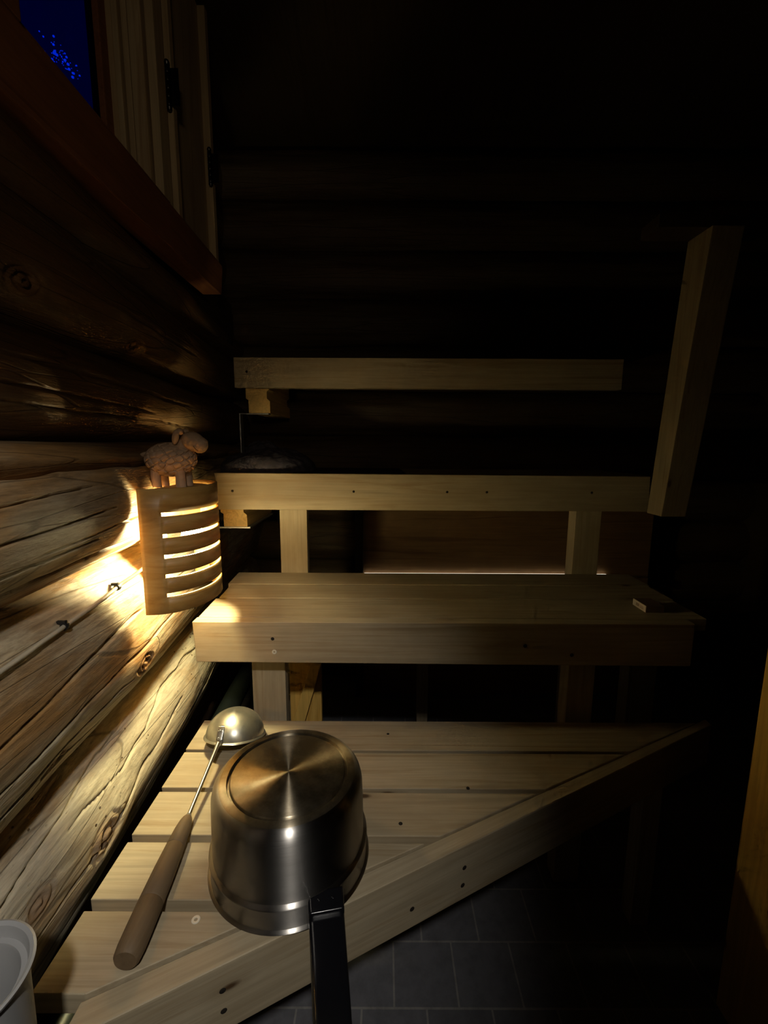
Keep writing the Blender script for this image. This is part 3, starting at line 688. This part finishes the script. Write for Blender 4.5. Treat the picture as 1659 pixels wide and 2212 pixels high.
mo.tube([(HX + 0.006 + 0.002 * k, SY - 0.0195 + 0.0003 * k * k * 0.6, HZ - 0.008 - 0.0032 * k + 0.0002 * k * k) for k in range(5)], 0.0007, 8)
mo.build('mouth', M['card_brown'], sheep, 60, label='dark incised mouth line')

# ------------------------------------------------------------------ saucepan, upside down
PX, PY = -0.1405, 0.590
pan = empty('saucepan', (PX, PY, -0.62), 'upturned stainless steel saucepan with black handle on the low platform', 'saucepan')
zt, zb = -0.4830, -0.6195
pr = [(0.1030, zt - 0.0040), (0.1075, zt - 0.010), (0.1095, zt - 0.018), (0.1105, zt - 0.045), (0.1112, zb + 0.042), (0.1114, zb + 0.037), (0.1160, zb + 0.0340), (0.1166, zb + 0.0325), (0.1160, zb + 0.0310), (0.1150, zb + 0.0300),
      (0.1150, zb + 0.010), (0.1155, zb + 0.004), (0.1185, zb + 0.0025), (0.1195, zb + 0.001), (0.1185, zb - 0.0002), (0.1140, zb), (0.1120, zb + 0.03), (0.1085, zb + 0.04), (0.1075, zt - 0.02), (0.098, zt - 0.008), (0, zt - 0.008)]
MB().lathe([(0.095, zt - 0.0005), (0.0990, zt - 0.0015)] + pr, (PX, PY, 0), 128).build('pan_body', M['steel'], pan, 50, origin=(PX, PY, zb))
MB().lathe([(0, zt + 0.0002), (0.082, zt + 0.0002), (0.0832, zt - 0.0008), (0.0842, zt - 0.0042), (0.0868, zt - 0.0042), (0.0878, zt - 0.0006), (0.0880, zt + 0.0002), (0.0955, zt + 0.0001), (0.0985, zt - 0.0012), (0.097, zt - 0.003)],
           (PX, PY, 0), 128).build('pan_base', M['steel_base'], pan, 40, origin=(PX, PY, zt))
# handle: mounting block plus long grip towards the viewer
hd = (Vector((-0.051, 0.371, 0)) - Vector((-0.0735, 0.492, 0))).normalized(); sd = Vector((-hd.y, hd.x, 0))
def hpt(a, s_, z): p = Vector((-0.0735, 0.492, 0)) + hd * a + sd * s_; return (p.x, p.y, z)
def hslab(a0, a1, w0, w1, z0a, z1a, z0b, z1b, bev):
    return [hpt(a0, -w0, z0a), hpt(a1, -w1, z0b), hpt(a1, w1, z0b), hpt(a0, w0, z0a), hpt(a0, -w0, z1a), hpt(a1, -w1, z1b), hpt(a1, w1, z1b), hpt(a0, w0, z1a)]
hm = MB()
hm.hexa(hslab(-0.010, 0.020, 0.0235, 0.0225, -0.609, -0.583, -0.609, -0.583, 0), 0.004, 3)
hm.hexa(hslab(0.010, 0.260, 0.0225, 0.0170, -0.611, -0.590, -0.600, -0.580, 0), 0.006, 4)
hm.build('pan_handle', M['black'], pan, 60, label='long black plastic handle')
hm = MB()
for s_ in (-0.009, 0.009): hm.ell(hpt(0.004, s_, -0.5832), (0.0022, 0.0022, 0.0010), None, 2)
hm.build('handle_rivet', M['black'], pan, 60)

# ------------------------------------------------------------------ ladle
lad = empty('ladle', (-0.31, 0.64, -0.62), 'long-handled steel sauna ladle with wooden grip lying beside the pan', 'ladle')
BC = Vector((-0.3085, 0.838, -0.5975)); br_ = 0.0600
rotb = Matrix.Rotation(R(-17), 4, 'X')
prof = []
for k in range(0, 17):
    a = R(90 * k / 16); prof.append((br_ * 0.965 * math.sin(a), br_ * 0.84 * math.cos(a)))
outer = prof + [(br_ * 0.985, -0.0005), (br_ * 1.02, -0.0015), (br_ * 1.03, -0.003), (br_ * 1.0, -0.0035), (br_ * 0.955, -0.002)]
inner = [(r_ * 0.965, z_ * 0.965 - 0.0005) for r_, z_ in reversed(prof)]
bw = MB(); bw.lathe(outer + inner, (0, 0, 0), 96, rotb)
bmesh.ops.translate(bw.bm, vec=BC, verts=bw.bm.verts[:])
bw.build('ladle_bowl', M['ladle'], lad, 60, origin=tuple(BC))
nr = BC + (rotb @ Vector((-0.012, -br_ * 1.03, 0.0)))
p1 = Vector((-0.3150, 0.628, -0.5985)); p2 = Vector((-0.3020, 0.431, -0.6030))
p0 = nr + Vector((0, 0.0, 0.002))
MB().tube([p1 + (p2 - p1) * 0.05, p1, p0.lerp(p1, 0.75), p0.lerp(p1, 0.12), p0], [0.0034, 0.0034, 0.0032, 0.0036, 0.0050], 16).build('ladle_rod', M['rod'], lad, 60)
# strap riveted to the bowl
st = MB(); up = (rotb @ Vector((0, 0.16, 1))).normalized()
pts = [p0 + Vector((0, -0.001, -0.003)), p0 + up * 0.006 + Vector((0, -0.0015, 0)), p0 + up * 0.020 + Vector((0.0005, 0.0035, 0.0)) , p0 + up * 0.026 + Vector((0.0005, 0.0068, 0))]
for a, b_ in zip(pts[:-1], pts[1:]):
    st.hexa([a + Vector((-0.0055, 0, 0)), a + Vector((0.0055, 0, 0)), a + Vector((0.0055, 0.003, 0)), a + Vector((-0.0055, 0.003, 0)),
             b_ + Vector((-0.0055, 0, 0)), b_ + Vector((0.0055, 0, 0)), b_ + Vector((0.0055, 0.003, 0)), b_ + Vector((-0.0055, 0.003, 0))], 0.0006)
st.build('ladle_strap', M['rod'], lad, 40)
rv = MB(); rv.ell(pts[1] + Vector((0, -0.0005, 0.004)), (0.0028, 0.0015, 0.0028), None, 2); rv.ell(pts[2] + Vector((0, -0.001, 0)), (0.0028, 0.0015, 0.0028), None, 2)
rv.build('rivet', M['zinc'], lad, 60)
ax = p2 - p1
hr_ = [(0.0, 0.0055), (0.015, 0.0070), (0.05, 0.0088), (0.12, 0.0106), (0.255, 0.0122), (0.262, 0.0112), (0.270, 0.0123), (0.45, 0.0138), (0.66, 0.0146), (0.667, 0.0138), (0.675, 0.0147), (0.82, 0.0148), (0.93, 0.0146), (0.985, 0.0135), (1.0, 0.0115)]
MB().tube([p1 + ax * t for t, r_ in hr_], [r_ * 1.13 for t, r_ in hr_], 32).build('wooden_grip', M['handle'], lad, 50, label='turned brown wooden grip with two grooves')
fr = MB(); fr.tube([p1 - ax * 0.030, p1 - ax * 0.012, p1 + ax * 0.012], [0.0036, 0.0052, 0.0060], 24); fr.build('ferrule', M['zinc'], lad, 60)

# ------------------------------------------------------------------ matchbox on the middle bench
mbx = empty('matchbox', (0.605, 0.966, -0.37), 'small white-sided matchbox lying at dark right end of middle bench', 'matchbox')
MB().box(0.588, 0.628, 0.940, 0.992, -0.3698, -0.3545, 0.0004).build('box_sleeve', M['card_brown'], mbx)
MB().box(0.5868, 0.5879, 0.9405, 0.9915, -0.3695, -0.3548, 0.0002).build('side_label', M['card'], mbx, label='pale printed side of the box')
ink = MB()
ink.box(0.5863, 0.5867, 0.950, 0.962, -0.3655, -0.3645, 0); ink.box(0.5863, 0.5867, 0.966, 0.978, -0.3655, -0.3590, 0)
for k in range(3): ink.box(0.5863, 0.5867, 0.949, 0.963, -0.3605 - 0.0022 * k, -0.3598 - 0.0022 * k, 0)
ink.build('print', M['ink'], mbx)

# ------------------------------------------------------------------ dark cloth bundle and cloth on the upper bench
def lumpy(name, x0, x1, y0, y1, z0, h, seed, parent=None, mat='cloth', n=90, p=2.6, wr=0.35):
    u = np.linspace(-1, 1, n); U, V_ = np.meshgrid(u, u, indexing='ij')
    rr = (np.abs(U) ** p + np.abs(V_) ** p)
    top = np.clip(1 - rr, 0, 1) ** 0.42
    fold = 1 + wr * fbm(U * 2.2 + 9, V_ * 3.5 + 7, seed, 5)
    Z = z0 + h * top * fold
    X = (x0 + x1) / 2 + (x1 - x0) / 2 * U; Y = (y0 + y1) / 2 + (y1 - y0) / 2 * V_
    s_ = MB(); vs = [[s_.bm.verts.new((X[i, j], Y[i, j], Z[i, j])) for j in range(n)] for i in range(n)]
    for i in range(n - 1):
        for j in range(n - 1):
            if max(rr[i, j], rr[i + 1, j], rr[i, j + 1], rr[i + 1, j + 1]) < 1.25: s_.bm.faces.new([vs[i][j], vs[i + 1][j], vs[i + 1][j + 1], vs[i][j + 1]])
    bmesh.ops.delete(s_.bm, geom=[v for v in s_.bm.verts if not v.link_faces], context='VERTS')
    return s_.build(name, M[mat], parent, 180)
tag(lumpy('cloth_bundle', -0.505, -0.215, 1.250, 1.50, -0.0825, 0.060, 5), 'rumpled dark blue cloth bundle lying on upper bench behind sheep', 'cloth')
tag(lumpy('folded_towel', -0.50, -0.36, 1.505, 1.62, -0.0825, 0.085, 17, p=3.2, wr=0.2), 'small grey cloth mound just beyond the dark cloth bundle', 'towel')
fc = MB(); fc.prism([(-0.26, 1.245), (0.06, 1.245), (0.05, 1.50), (-0.24, 1.51)], -0.0828, -0.0795, 'z', 0.001)
tag(fc.build('seat_cloth', M['mat']), 'flat dark seat cloth spread on upper bench beside the bundle', 'cloth')

# ------------------------------------------------------------------ pale tub at the lower left
TX, TY = -0.354, 0.302
tub = MB(); zt_ = -0.447
tub.lathe([(0.036, -1.07), (0.046, zt_ - 0.030), (0.047, zt_ - 0.006), (0.0515, zt_ - 0.004), (0.0525, zt_ - 0.001), (0.0505, zt_), (0.0475, zt_ - 0.002), (0.0455, zt_ - 0.010), (0.0450, zt_ - 0.012), (0.0405, zt_ - 0.0125), (0.0395, zt_ - 0.016), (0.0380, zt_ - 0.06), (0.032, -1.06), (0, -1.06)], (TX, TY, 0), 96)
tag(tub.build('tall_tub', M['tub'], None, 40), 'pale grey round plastic tub with stepped rim at lower left corner', 'tub')
